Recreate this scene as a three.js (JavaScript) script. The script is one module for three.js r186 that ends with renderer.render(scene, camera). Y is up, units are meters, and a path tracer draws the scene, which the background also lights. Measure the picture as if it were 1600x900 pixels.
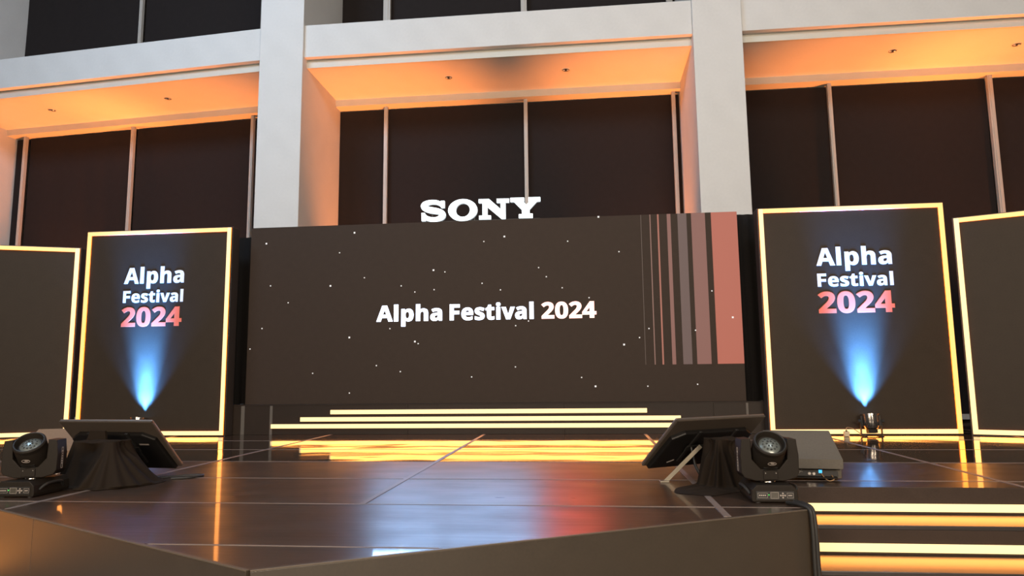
import * as THREE from 'three';
import { RoundedBoxGeometry } from 'three/addons/geometries/RoundedBoxGeometry.js';
import { TextGeometry } from 'three/addons/geometries/TextGeometry.js';
import { FontLoader } from 'three/addons/loaders/FontLoader.js';
import { RectAreaLightUniformsLib } from 'three/addons/lights/RectAreaLightUniformsLib.js';
import { mergeGeometries, toCreasedNormals } from 'three/addons/utils/BufferGeometryUtils.js';
import { ImprovedNoise } from 'three/addons/math/ImprovedNoise.js';
RectAreaLightUniformsLib.init();

// ---------------------------------------------------------------- camera, exposure, large lights
const scene = new THREE.Scene();
scene.background = new THREE.Color(0x000000);
const camera = new THREE.PerspectiveCamera(44.94, 16 / 9, 0.05, 120);
camera.position.set(1.5783, 0.8745, 10.9438);
camera.rotation.order = 'YXZ';
camera.rotation.set(0.12677, 0.10503, -0.01083);
const renderer = new THREE.WebGLRenderer();
renderer.toneMapping = THREE.LinearToneMapping;
renderer.toneMappingExposure = 1.0;
renderer.shadowMap.enabled = true;

const lin = (r, g, b) => new THREE.Color().setRGB(r, g, b);
// unseen flood panels added to light the facade and set: [x, y, z, width, height, aim x, aim y, aim z, colour, radiance]
const ADDED_FLOODS = [
  [-8, 11.6, 8, 5, 2.4, -5, 7.5, -2.5, lin(0.45, 0.70, 1.0), 27],
  [6, 11.6, 10, 5, 2.4, 5, 7, -2.5, lin(0.92, 0.98, 1.0), 12],
  [-3, 3.6, 16, 5, 2.2, -1, 3.5, 0, lin(1.0, 0.82, 0.63), 31],
  [6, 3.6, 16, 5, 2.2, 4, 3.5, 0, lin(1.0, 0.82, 0.63), 31],
];
// stage LED colour: what the lit tubes throw on the stage
const AMBER = lin(1.0, 0.25, 0.002);
const STRIP_RADIANCE = 7;
const UPLIGHTS = [   // orange fixtures on the hall floor behind the set, [x, z, candela, aim x, aim z, cone]
  [-2.95, -4.42, 430, -2.9, -4.5, 24], [2.9, -4.42, 430, 2.95, -4.5, 24],
  [-8.0, -4.6, 380, -7.9, -4.5, 26], [-11.6, -4.7, 420, -11.6, -4.6, 24],
  [7.8, -4.2, 360, 7.9, -4.2, 25], [10.7, -4.2, 360, 10.8, -4.2, 25],
];
const UPLIGHT_COLOR = lin(1.0, 0.27, 0.055);
const BLUE = lin(0.06, 0.29, 1.0);
const BLUE_CANDELA = 1050;

// ---------------------------------------------------------------- helpers
let seedState = 7;
function rnd() { seedState = (seedState * 1664525 + 1013904223) >>> 0; return seedState / 4294967296; }
const noise = new ImprovedNoise();
const R = THREE.MathUtils.degToRad;
const used = {};
function numbered(name) {
  if (used[name] === undefined) { used[name] = 0; return name; }
  used[name]++; return name + '_' + String(used[name]).padStart(3, '0');
}
function shade(o) { o.traverse((m) => { if (m.isMesh) { m.castShadow = true; m.receiveShadow = true; } }); return o; }
function tag(o, label, category, group, kind) {
  if (label) o.userData.label = label;
  if (category) o.userData.category = category;
  if (group) o.userData.group = group;
  if (kind) o.userData.kind = kind;
  return o;
}
function thing(name, label, category, pos = [0, 0, 0], turn = 0, group) {
  const o = new THREE.Group(); o.name = numbered(name); scene.add(o);
  o.position.set(...pos); o.rotation.y = turn;
  return tag(o, label, category, group);
}
function part(name, geo, mat, parent, label) {
  const g = Array.isArray(geo) ? (geo.length > 1 ? mergeGeometries(geo.map((x) => (x.index ? x.toNonIndexed() : x).deleteAttribute('uv1'))) : geo[0]) : geo;
  const m = new THREE.Mesh(g, mat); m.name = name; parent.add(m);
  m.castShadow = true; m.receiveShadow = true;
  if (label) m.userData.label = label;
  return m;
}
function structure(name, geo, mat, label, parent) {
  const m = part(parent ? name : numbered(name), geo, mat, parent || scene);
  if (!parent) tag(m, label, null, null, 'structure');
  return m;
}
function structGroup(name, label, pos = [0, 0, 0], turn = 0) {
  const o = new THREE.Group(); o.name = numbered(name); scene.add(o);
  o.position.set(...pos); o.rotation.y = turn;
  return tag(o, label, null, null, 'structure');
}
// a box between two corners, softly rounded where wanted; uv in metres
function box(x0, x1, y0, y1, z0, z1, r = 0) {
  const w = x1 - x0, h = y1 - y0, d = z1 - z0;
  const g = r > 0 ? new RoundedBoxGeometry(w, h, d, 2, Math.min(r, w / 2.01, h / 2.01, d / 2.01)) : new THREE.BoxGeometry(w, h, d);
  g.translate((x0 + x1) / 2, (y0 + y1) / 2, (z0 + z1) / 2);
  return metreUV(g.index ? g.toNonIndexed() : g);
}
function metreUV(g) {
  const p = g.attributes.position, n = g.attributes.normal, uv = new Float32Array(p.count * 2);
  for (let i = 0; i < p.count; i++) {
    const ax = Math.abs(n.getX(i)), ay = Math.abs(n.getY(i)), az = Math.abs(n.getZ(i));
    const x = p.getX(i), y = p.getY(i), z = p.getZ(i);
    if (ay >= ax && ay >= az) { uv[2 * i] = x; uv[2 * i + 1] = z; }
    else if (ax >= az) { uv[2 * i] = z; uv[2 * i + 1] = y; }
    else { uv[2 * i] = x; uv[2 * i + 1] = y; }
  }
  g.setAttribute('uv', new THREE.BufferAttribute(uv, 2)); return g;
}
function cyl(r0, r1, h, seg = 24, open = false) { return new THREE.CylinderGeometry(r0, r1, h, seg, 1, open).toNonIndexed(); }
function tube(pts, r, seg = 40, rad = 8) {
  return new THREE.TubeGeometry(new THREE.CatmullRomCurve3(pts.map((p) => new THREE.Vector3(...p))), seg, r, rad, false).toNonIndexed();
}
function extrude(pts, depth, bevel = 0) {
  const s = new THREE.Shape(pts.map((p) => new THREE.Vector2(p[0], p[1])));
  const g = new THREE.ExtrudeGeometry(s, { depth, bevelEnabled: bevel > 0, bevelSize: bevel, bevelThickness: bevel, bevelSegments: 2, steps: 1 });
  return g;
}
// hanging cloth: a thin closed sheet with folds in z, top-left at (x0, y1)
function cloth(x0, x1, y0, y1, z, amp, waves, seed, thick = 0.012, nx = 64, ny = 24) {
  const g = new THREE.BoxGeometry(x1 - x0, y1 - y0, thick, nx, ny, 1);
  const p = g.attributes.position, w = x1 - x0, h = y1 - y0;
  for (let i = 0; i < p.count; i++) {
    const u = p.getX(i) / w + 0.5, v = p.getY(i) / h + 0.5;
    const f = Math.sin(u * waves * 6.283 + seed + 1.6 * noise.noise(u * 3, v * 1.5, seed)) * 0.5 + noise.noise(u * waves * 1.3, v * 2.2, seed + 5) * 0.9;
    p.setZ(i, p.getZ(i) + f * amp * (1 - 0.35 * v));
  }
  g.translate((x0 + x1) / 2, (y0 + y1) / 2, z); g.computeVertexNormals();
  return metreUV(g);
}

// ---------------------------------------------------------------- textures (computed)
function dataTex(n, fn, srgb = false, nearest = false) {
  const d = new Uint8Array(n * n * 4);
  for (let y = 0; y < n; y++) for (let x = 0; x < n; x++) {
    const c = fn(x / n, y / n), i = (y * n + x) * 4;
    d[i] = Math.max(0, Math.min(255, c[0] * 255)); d[i + 1] = Math.max(0, Math.min(255, c[1] * 255)); d[i + 2] = Math.max(0, Math.min(255, c[2] * 255)); d[i + 3] = 255;
  }
  const t = new THREE.DataTexture(d, n, n); t.wrapS = t.wrapT = THREE.RepeatWrapping; t.magFilter = THREE.LinearFilter; t.minFilter = THREE.LinearMipmapLinearFilter;
  if (srgb) t.colorSpace = THREE.SRGBColorSpace; t.needsUpdate = true; return t;
}
// noise that tiles in the unit square
function tile(u, v, fu, fv, s) {
  const a = noise.noise(u * fu, v * fv, s), b = noise.noise((u - 1) * fu, v * fv, s), c = noise.noise(u * fu, (v - 1) * fv, s), d = noise.noise((u - 1) * fu, (v - 1) * fv, s);
  return (a * (1 - u) + b * u) * (1 - v) + (c * (1 - u) + d * u) * v;
}
const scale = (t, sx, sy = sx) => { const c = t.clone(); c.repeat.set(sx, sy); c.needsUpdate = true; return c; };

const T_plaster = dataTex(256, (u, v) => { const k = 0.965 + 0.05 * tile(u, v, 5, 5, 1) + 0.03 * tile(u, v, 40, 40, 2); return [k, k, k]; });
const T_grain = dataTex(256, (u, v) => { const k = 0.9 + 0.16 * tile(u, v, 60, 60, 3) + 0.1 * tile(u, v, 9, 9, 4); return [k, k, k]; });
const T_weave = dataTex(128, (u, v) => { const k = 0.5 + 0.25 * Math.sin(u * 6.283 * 16) * Math.sin(v * 6.283 * 16) + 0.3 * tile(u, v, 20, 20, 6); return [k, k, k]; });
// stage boards: long fine streaks, scuffs and faint scratches
const T_board = dataTex(1024, (u, v) => {
  const s = tile(u, v, 3, 130, 11), s2 = tile(u, v, 8, 300, 12), c = tile(u, v, 5, 7, 13), sc = tile(u, v, 26, 40, 14);
  let k = 0.74 + 0.22 * s + 0.16 * s2 + 0.24 * c + (sc > 0.42 ? 0.2 : 0);
  return [k, k * (0.965 + 0.03 * c), k * (0.94 + 0.05 * c)];
});
const T_boardRough = dataTex(512, (u, v) => { const k = 0.72 + 0.10 * tile(u, v, 4, 60, 21) + 0.16 * tile(u, v, 6, 9, 22) + 0.05 * tile(u, v, 30, 120, 23); return [k, k, k]; });
const T_boardBump = dataTex(1024, (u, v) => { const k = 0.5 + 0.6 * tile(u, v, 5, 8, 31); return [k, k, k]; });

// ---------------------------------------------------------------- materials
const matte = (o) => new THREE.MeshPhysicalMaterial({ specularIntensity: 0.3, ...o });   // cloth and powder coat: little mirror-like shine
const std = (o) => new THREE.MeshStandardMaterial(o);
const M = {
  plaster: std({ color: lin(0.64, 0.615, 0.58), roughness: 0.85, map: scale(T_plaster, 0.5) }),
  trim: std({ color: lin(0.60, 0.57, 0.49), roughness: 0.6, map: scale(T_plaster, 0.7) }),
  hall: std({ color: lin(0.30, 0.29, 0.28), roughness: 0.9, map: scale(T_plaster, 0.4) }),
  hallFloor: std({ color: lin(0.10, 0.09, 0.085), roughness: 0.55, map: scale(T_grain, 0.6) }),
  mullion: std({ color: lin(0.50, 0.46, 0.41), roughness: 0.5, metalness: 0.1, map: scale(T_plaster, 1) }),
  blackout: matte({ color: lin(0.022, 0.0175, 0.0165), roughness: 0.95, map: scale(T_grain, 0.9), bumpMap: scale(T_weave, 14), bumpScale: 0.0006 }),
  drape: matte({ color: lin(0.016, 0.014, 0.013), roughness: 1, map: scale(T_grain, 3), bumpMap: scale(T_weave, 24), bumpScale: 0.0006 }),
  velvet: new THREE.MeshPhysicalMaterial({ color: lin(0.017, 0.0115, 0.0075), roughness: 0.9, specularIntensity: 0.2, sheen: 0.3, sheenColor: lin(0.06, 0.038, 0.024), sheenRoughness: 0.4, map: scale(T_grain, 4), bumpMap: scale(T_weave, 30), bumpScale: 0.0005, side: THREE.DoubleSide }),
  ledFace: matte({ color: lin(0.042, 0.0275, 0.0195), roughness: 0.62, map: scale(T_grain, 1.3) }),
  caseBlack: std({ color: lin(0.02, 0.018, 0.017), roughness: 0.5, map: scale(T_grain, 2) }),
  panelFace: matte({ color: lin(0.041, 0.0285, 0.0185), roughness: 0.55, map: scale(T_grain, 0.8) }),
  panelEdge: std({ color: lin(0.045, 0.034, 0.028), roughness: 0.4, map: scale(T_grain, 2) }),
  printWhite: std({ color: lin(0.84, 0.84, 0.84), roughness: 0.6 }),
  printOrange: std({ color: lin(0.86, 0.16, 0.075), roughness: 0.6 }),
  plinth: matte({ color: lin(0.028, 0.0195, 0.0145), roughness: 0.45, map: scale(T_grain, 1.2) }),
  tape: std({ color: lin(0.10, 0.085, 0.07), roughness: 0.55, map: scale(T_grain, 4) }),
  seamTape: std({ color: lin(0.17, 0.135, 0.12), roughness: 0.5, map: scale(T_grain, 4) }),
  fascia: new THREE.MeshPhysicalMaterial({ color: lin(0.044, 0.033, 0.0225), roughness: 0.38, map: scale(T_grain, 1), clearcoat: 0.9, clearcoatRoughness: 0.3 }),
  fasciaTrim: std({ color: lin(0.11, 0.088, 0.066), roughness: 0.45, metalness: 0.3 }),
  riser: matte({ color: lin(0.044, 0.029, 0.022), roughness: 0.5, map: scale(T_grain, 1.2) }),
  step: new THREE.MeshPhysicalMaterial({ color: lin(0.026, 0.02, 0.018), roughness: 0.4, map: scale(T_board, 0.4), clearcoat: 0.5, clearcoatRoughness: 0.2 }),
  diffuser: std({ color: lin(0.3, 0.3, 0.3), roughness: 0.5, emissive: lin(1.3, 0.90, 0.30), emissiveIntensity: 1 }),
  diffuserYellow: std({ color: lin(0.3, 0.3, 0.3), roughness: 0.5, emissive: lin(1.3, 0.66, 0.045), emissiveIntensity: 1 }),
  diffuserSide: std({ color: lin(0.2, 0.1, 0.05), roughness: 0.5, emissive: lin(4.6, 0.72, 0.02), emissiveIntensity: 1 }),
  textGlow: std({ color: lin(0.2, 0.2, 0.2), emissive: lin(2.6, 2.9, 3.6) }),
  textGlowRed: std({ color: lin(0.2, 0.2, 0.2), emissive: lin(2.8, 1.35, 1.12) }),
  signGlow: std({ color: lin(0.6, 0.6, 0.6), emissive: lin(1.9, 2.2, 2.3) }),
  signReturn: std({ color: lin(0.5, 0.5, 0.5), roughness: 0.4, emissive: lin(0.25, 0.3, 0.33) }),
  star: std({ color: lin(0.2, 0.2, 0.2), emissive: lin(0.8, 0.75, 0.72) }),
  fixture: matte({ color: lin(0.015, 0.0115, 0.0085), roughness: 0.55, map: scale(T_grain, 5) }),
  fixtureDark: std({ color: lin(0.010, 0.009, 0.008), roughness: 0.5 }),
  rubber: std({ color: lin(0.012, 0.011, 0.010), roughness: 0.7 }),
  lens: new THREE.MeshPhysicalMaterial({ color: lin(0.16, 0.18, 0.17), roughness: 0.3, metalness: 0.5, clearcoat: 0.5, clearcoatRoughness: 0.12 }),
  lensDark: std({ color: lin(0.03, 0.035, 0.035), roughness: 0.15, metalness: 0.5 }),
  chrome: std({ color: lin(0.55, 0.52, 0.48), roughness: 0.25, metalness: 1 }),
  parBody: std({ color: lin(0.25, 0.23, 0.21), roughness: 0.22, metalness: 0.9 }),
  print: std({ color: lin(0.30, 0.26, 0.23), roughness: 0.5 }),
  screenOff: std({ color: lin(0.06, 0.055, 0.045), roughness: 0.3 }),
  greenLed: std({ color: 0x000000, emissive: lin(0.1, 1.2, 0.15) }),
  blueLed: std({ color: 0x000000, emissive: lin(0.12, 0.8, 1.6) }),
  tv: matte({ color: lin(0.010, 0.009, 0.0085), roughness: 0.38, map: scale(T_grain, 3) }),
  tvUpperLit: matte({ color: lin(0.062, 0.048, 0.037), roughness: 0.4, map: scale(T_grain, 3) }),  // upper back made lighter: the front light it catches is painted in
  tvEdge: std({ color: lin(0.22, 0.19, 0.17), roughness: 0.3, metalness: 0.7 }),
  metal: std({ color: lin(0.24, 0.21, 0.16), roughness: 0.45, metalness: 0.6 }),
  speaker: matte({ color: lin(0.13, 0.115, 0.095), roughness: 0.8, map: scale(T_grain, 6), bumpMap: scale(T_weave, 30), bumpScale: 0.0006 }),
  speakerOrangeLit: std({ color: lin(0.23, 0.145, 0.085), roughness: 0.8, map: scale(T_grain, 6) }),  // orange light falling on the left wedge, painted into its colour
  cable: std({ color: lin(0.012, 0.011, 0.010), roughness: 0.6 }),
  cableTan: std({ color: lin(0.32, 0.19, 0.09), roughness: 0.5 }),
  adapter: std({ color: lin(0.55, 0.42, 0.26), roughness: 0.5 }),
  lampOff: std({ color: lin(0.55, 0.52, 0.46), roughness: 0.25, metalness: 0.4 }),
  orangeLens: std({ color: 0x111111, emissive: lin(2.5, 0.7, 0.08) }),
  blueLens: std({ color: 0x050505, emissive: lin(0.25, 1.1, 2.2) }),
  addedFloodGlow: std({ color: 0x222222, emissive: lin(2, 1.9, 1.8) }),
};
const boardMat = (k, rough, bump, coat, spec = 1) => new THREE.MeshPhysicalMaterial({
  color: lin(0.052 * k, 0.033 * k, 0.023 * k), roughness: rough, map: scale(T_board, 0.41, 0.41), roughnessMap: scale(T_boardRough, 0.41, 0.41),
  bumpMap: scale(T_boardBump, 0.41, 0.41), bumpScale: bump, clearcoat: coat, clearcoatRoughness: 0.05, specularIntensity: spec,
});
const BOARDS_FRONT = [boardMat(1, 0.46, 0.00016, 0.3), boardMat(0.9, 0.48, 0.00016, 0.3), boardMat(1.08, 0.45, 0.00016, 0.3)];
const BOARDS_REAR = [boardMat(1, 0.08, 0.0022, 0, 0.6), boardMat(0.9, 0.09, 0.0022, 0, 0.6)];

// a lit tube: what the eye sees of it, its orange flanks, and the light it throws
function stripLight(parent, cx, cy, z, w, h, proud, radiance, frontMat, sides = true) {
  part('diffuser', box(cx - w / 2, cx + w / 2, cy - h / 2, cy + h / 2, z + proud * 0.6, z + proud, 0.004), frontMat, parent);
  if (sides) part('diffuser_flank', box(cx - w / 2 + 0.001, cx + w / 2 - 0.001, cy - h / 2 + 0.001, cy + h / 2 - 0.001, z, z + proud * 0.6), M.diffuserSide, parent);
  const l = new THREE.RectAreaLight(AMBER, radiance, w * 0.99, h * 0.96);
  l.position.set(cx, cy, z + proud + 0.006); l.rotation.y = Math.PI; l.name = 'strip_glow';   // a RectAreaLight shines along -z, turned here to +z
  parent.add(l); return l;
}

const font = await new FontLoader().loadAsync('fonts/droid/droid_sans_bold.typeface.json');
// one line of lettering fitted between x0 and x1, its baseline at y and its capitals cap high
function lettering(text, x0, x1, y, cap, z, heavy = 0.012) {
  const g = new TextGeometry(text, { font, size: 1, depth: 0.02, curveSegments: 6, bevelEnabled: true, bevelSize: heavy, bevelThickness: 0.004, bevelSegments: 1 });
  g.computeBoundingBox();
  const b = g.boundingBox, H = new TextGeometry('H', { font, size: 1, depth: 0.02, bevelEnabled: true, bevelSize: heavy, bevelThickness: 0.004, bevelSegments: 1 }); H.computeBoundingBox();
  const hb = H.boundingBox;
  g.translate(-b.min.x, -hb.min.y, 0); g.scale((x1 - x0) / (b.max.x - b.min.x), cap / (hb.max.y - hb.min.y), 0.12);
  g.translate(x0, y, z); return g;
}

// ================================================================= THE SETTING
// hall shell (outside the frame but for what it reflects and bounces)
structure('floor', box(-17, 17, -1.0, -0.8, -6, 24), M.hallFloor, 'dark floor of the hall in front of the stage');
structure('ceiling', box(-17, 17, 13, 13.3, -6.5, 24.3), M.hall, 'grey ceiling high over the hall');
structure('wall_left', box(-17.3, -17, -1, 13, -6.5, 24.3), M.hall, 'grey side wall left of the stage');
structure('wall_right', box(17, 17.3, -1, 13, -6.5, 24.3), M.hall, 'grey side wall right of the stage');
structure('wall_rear', box(-17.3, 17.3, -1, 13, 24, 24.3), M.hall, 'grey wall facing the stage across the hall');
structure('wall_front', box(-17.3, 17.3, -1, 13, -6.5, -6.2), M.hall, 'dark outer wall behind the blacked-out windows');

// columns
const COLS = [[-5.19, -4.235], [3.845, 4.80], [12.9, 13.85]];
COLS.forEach(([a, b], i) => structure('column', box(a, b, -0.8, 13, -4.95, -2.5, 0.012), M.plaster,
  ['white plaster column behind the tall panel left of the wide screen', 'white plaster column behind the wide screen\'s right end', 'white plaster column beyond the right edge of the view'][i]));

// one bay of the facade in its own axes: x from a to b along the wall, z from the column fronts inward
function bay(pos, turn, a, b, words) {
  const g = structGroup('beam', 'white plaster beam over the ' + words + ' window recess', pos, turn);
  part('beam_face', box(a, b, 7.655, 8.375, -2.45, -0.08, 0.01), M.plaster, g);
  part('trim', [box(a, b, 7.48, 7.61, -0.30, -0.23), box(a, b, 7.61, 7.656, -0.30, -0.27)], M.trim, g);
  part('soffit', box(a, b, 7.481, 7.656, -1.98, -0.30), M.plaster, g);
  part('window_head', box(a, b, 7.32, 7.656, -2.45, -1.98), M.trim, g);
  return g;
}
bay([0, 0, -2.5], 0, -4.24, 3.85, 'centre');
bay([0, 0, -2.5], 0, 4.80, 12.9, 'right-hand');
const LB = { pos: [-5.19, 0, -2.5], turn: R(-5.3) };
bay(LB.pos, LB.turn, -8.55, 0.06, 'left-hand');
// far column of the angled left bay
{
  const g = structGroup('column', 'white plaster column at the left edge of the picture', LB.pos, LB.turn);
  part('shaft', box(-9.5, -8.52, -0.8, 13, -2.45, 0, 0.012), M.plaster, g);
}
// closing wall above and below the beams behind the cloth
structure('wall_lower_band', box(-14, 14, -0.8, -0.2, -5.6, -5.0), M.hall, 'low dark wall under the windows');

// windows: mullions are parts of the window, the black cloths behind them are things
let windowNo = 0;
function windowFrame(pos, turn, a, b, y0, y1, bars, words) {
  const g = structGroup('window_' + (++windowNo), words, pos, turn);
  for (const [x, w] of bars) {
    part('mullion', [box(x - w / 2, x + w / 2, y0, y1, -2.22, -2.13, 0.004), box(x - w * 0.2, x + w * 0.2, y0, y1, -2.13, -2.115, 0.003)], M.mullion, g);
  }
  part('sill', box(a, b, y0 - 0.1, y0, -2.3, -2.1), M.trim, g);
  return g;
}
windowFrame([0, 0, -2.5], 0, -4.235, 3.845, 0.0, 7.32, [[-3.05, 0.085], [0.30, 0.085], [3.70, 0.085]], 'tall centre window with three pale mullions over black cloth');
windowFrame([0, 0, -2.5], 0, 4.80, 12.9, 0.0, 7.32, [[7.13, 0.085], [10.5, 0.105]], 'tall right-hand window with two pale mullions over black cloth');
windowFrame(LB.pos, LB.turn, -8.52, 0, 0.0, 7.32, [[-8.1, 0.075], [-4.84, 0.085], [-1.47, 0.075]], 'tall left-hand window with pale mullions over black cloth');
windowFrame([0, 0, -2.5], 0, -4.235, 3.845, 8.475, 12.6, [[-3.06, 0.17], [0.29, 0.14], [3.7, 0.14]], 'upper centre window blacked out with cloth');
windowFrame([0, 0, -2.5], 0, 4.80, 12.9, 8.475, 12.6, [[7.13, 0.14], [10.5, 0.14]], 'upper right-hand window blacked out with cloth');
windowFrame(LB.pos, LB.turn, -8.52, 0, 8.475, 12.6, [[-4.81, 0.085], [-1.3, 0.085]], 'upper left-hand window blacked out with cloth');
// thin frosted glass behind the cloth and the lintels over the upper windows
for (const [p, t, a, b] of [[[0, 0, -2.5], 0, -4.24, 3.85], [[0, 0, -2.5], 0, 4.8, 12.9], [LB.pos, LB.turn, -8.55, 0.06]]) {
  const g = structGroup('wall_upper_band', 'white plaster band over the upper windows', p, t);
  part('band', box(a, b, 12.6, 13, -2.45, -0.08), M.plaster, g);
}
function curtain(pos, turn, x0, x1, y0, y1, z, amp, waves, seed, label) {
  const g = cloth(x0, x1, y0, y1, z, amp, waves, seed);
  const m = part(numbered('blackout_cloth'), g, M.blackout, scene);
  m.position.set(...pos); m.rotation.y = turn;
  return tag(m, label, 'blackout cloth', 'black cloths hung over the windows');
}
const F = [0, 0, -2.5];
curtain(F, 0, -4.23, -3.07, 0.0, 7.30, -2.30, 0.008, 3, 1, 'narrow black cloth beside the left column in the centre window');
curtain(F, 0, -3.03, 0.28, 0.0, 7.30, -2.30, 0.006, 3, 2, 'black cloth of the centre window right behind the lit white letters');
curtain(F, 0, 0.32, 3.68, 0.0, 7.30, -2.30, 0.006, 3, 3, 'black cloth of the centre window right of the lit white letters');
curtain(F, 0, 3.71, 3.84, 0.0, 7.30, -2.30, 0.003, 1, 4, 'sliver of black cloth beside the right column in the centre window');
curtain(F, 0, 4.81, 7.11, 0.0, 7.30, -2.30, 0.006, 2, 5, 'black cloth over the right-hand window next to the right column');
curtain(F, 0, 7.15, 10.47, 0.0, 7.30, -2.30, 0.006, 3, 6, 'black cloth between the two mullions of the right-hand window');
curtain(F, 0, 10.53, 12.88, 0.0, 7.30, -2.30, 0.006, 2, 7, 'black cloth over the right-hand window at the picture\'s right edge');
curtain(LB.pos, LB.turn, -8.5, -8.12, 0.0, 7.30, -2.30, 0.004, 1, 8, 'narrow black cloth strip at the far left of the left-hand window');
curtain(LB.pos, LB.turn, -8.07, -4.86, 0.0, 7.30, -2.30, 0.018, 5, 9, 'creased black cloth left of the middle mullion in the left-hand window');
curtain(LB.pos, LB.turn, -4.82, -1.49, 0.0, 7.30, -2.30, 0.008, 3, 10, 'black cloth right of the middle mullion in the left-hand window');
curtain(LB.pos, LB.turn, -8.5, -4.84, 8.475, 12.55, -2.30, 0.022, 5, 11, 'loose black cloth of the upper left window, left of its mullion');
curtain(LB.pos, LB.turn, -4.79, -0.24, 8.475, 12.55, -2.30, 0.022, 5, 12, 'loose black cloth of the upper left window, right of its mullion');
curtain(F, 0, -4.23, -3.1, 8.475, 12.55, -2.30, 0.012, 3, 13, 'narrow black cloth of the upper centre window beside the left column');
curtain(F, 0, -3.02, 0.26, 8.475, 12.55, -2.30, 0.008, 3, 14, 'wide black cloth of the upper centre window between two mullions');
curtain(F, 0, 0.32, 3.84, 8.475, 12.55, -2.30, 0.008, 3, 15, 'wide black cloth of the upper centre window nearest the right column');
curtain(F, 0, 4.81, 7.1, 8.475, 12.55, -2.30, 0.008, 3, 16, 'black cloth over the upper right-hand window, above the beam');

// ================================================================= STAGE
// deck boards, 2.44 m by 1.22 m, cut to the stage's outline
const SX = -2.454, SZ = 4.825, PITCH_X = 2.44, PITCH_Z = 1.22;
const EDGE_Z = 5.15, NOSE = [[-2.99, -2], [-2.99, 6.08], [0, 7.72], [2.99, 6.08], [2.99, -2]];
function clip(poly, ax, ay, bx, by) {   // keeps what lies left of a -> b
  const out = [], side = (p) => (bx - ax) * (p[1] - ay) - (by - ay) * (p[0] - ax);
  for (let i = 0; i < poly.length; i++) {
    const p = poly[i], q = poly[(i + 1) % poly.length], s = side(p), t = side(q);
    if (s >= 0) out.push(p);
    if ((s >= 0) !== (t >= 0)) { const k = s / (s - t); out.push([p[0] + (q[0] - p[0]) * k, p[1] + (q[1] - p[1]) * k]); }
  }
  return out;
}
function clipNose(poly) {               // wanted side is inside the nose outline, listed the way that keeps it to the right
  for (let i = 0; i + 1 < NOSE.length; i++) poly = clip(poly, NOSE[i + 1][0], NOSE[i + 1][1], NOSE[i][0], NOSE[i][1]);
  return poly;
}
function slab(poly, top, thick) {       // a plate whose outline is given in (x, z)
  const g = new THREE.ExtrudeGeometry(new THREE.Shape(poly.map((p) => new THREE.Vector2(p[0], -p[1]))), { depth: thick, bevelEnabled: false });
  g.rotateX(-Math.PI / 2); g.translate(0, top - thick, 0); return metreUV(g);
}
const stage = structGroup('stage_floor', 'black glossy stage floor of large boards with pale taped joints');
const STAGE_BACK = -1.4, STAGE_SIDE = 9.8;
for (let i = -3; i <= 4; i++) for (let k = -5; k <= 3; k++) {
  if (k >= 2 && i === 1) continue;      // the boards of the point itself run across the centre line
  const x0 = SX + PITCH_X * i + 0.003, x1 = SX + PITCH_X * (i + (k >= 2 && i === 0 ? 2 : 1)) - 0.003;
  const z0 = Math.max(STAGE_BACK, SZ + PITCH_Z * (k - 1) + 0.003), z1 = SZ + PITCH_Z * k - 0.003;
  if (z1 < STAGE_BACK + 0.05) continue;
  const cell = [[x0, z0], [x1, z0], [x1, z1], [x0, z1]];
  const pieces = [];
  const back = [[x0, z0], [x1, z0], [x1, Math.min(z1, EDGE_Z)], [x0, Math.min(z1, EDGE_Z)]];
  if (z0 < EDGE_Z - 0.01) pieces.push(back);
  const ahead = [[x0, Math.max(z0, EDGE_Z)], [x1, Math.max(z0, EDGE_Z)], [x1, z1], [x0, z1]];
  if (z1 > EDGE_Z + 0.01) { const c = clipNose(ahead); if (c.length >= 3) pieces.push(c); }
  const good = pieces.filter((q) => { let a = 0; for (let n = 0; n < q.length; n++) { const p = q[n], r = q[(n + 1) % q.length]; a += p[0] * r[1] - r[0] * p[1]; } return Math.abs(a) > 0.002; });
  if (!good.length) continue;
  const rear = z1 < 3.7;
  const mat = rear ? BOARDS_REAR[Math.floor(rnd() * 2)] : BOARDS_FRONT[Math.floor(rnd() * 3)];
  const geo = good.map((q) => slab(q, 0, 0.028));
  const ox = rnd(), oz = rnd();
  geo.forEach((g) => { const uv = g.attributes.uv; for (let n = 0; n < uv.count; n++) uv.setXY(n, uv.getX(n) + ox * 2.4, uv.getY(n) + oz * 2.4); });
  const b = part('deck_board', geo, mat, stage);
  const cx = (x0 + x1) / 2, cz = (z0 + z1) / 2, tx = (rnd() - 0.5) * 0.0016, tz = (rnd() - 0.5) * 0.0012;
  b.geometry.translate(-cx, 0, -cz); b.position.set(cx, -0.001, cz); b.rotation.set(tx, 0, tz);
}
for (let i = -2; i <= 4; i++) {         // joints running away from the audience
  const x = SX + PITCH_X * i, w = 0.022;
  const reach = Math.abs(x) < 0.1 ? 6.04 : Math.abs(x) < 2.99 ? 7.72 - Math.abs(x) * (1.64 / 2.99) - 0.03 : EDGE_Z - 0.01;
  part('joint_tape', box(x - w, x + w, -0.004, 0.0016, STAGE_BACK, reach), M.seamTape, stage);
}
for (let k = -5; k <= 2; k++) {         // joints across
  const z = SZ + PITCH_Z * k; if (z < STAGE_BACK) continue;
  const half = z < EDGE_Z ? STAGE_SIDE - 0.05 : z < 6.08 ? 2.97 : (7.72 - z) * 2.99 / 1.64 - 0.03;
  if (half > 0.1) part('joint_line', box(-half, half, -0.004, 0.0012, z - 0.007, z + 0.007), M.seamTape, stage);
}
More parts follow.
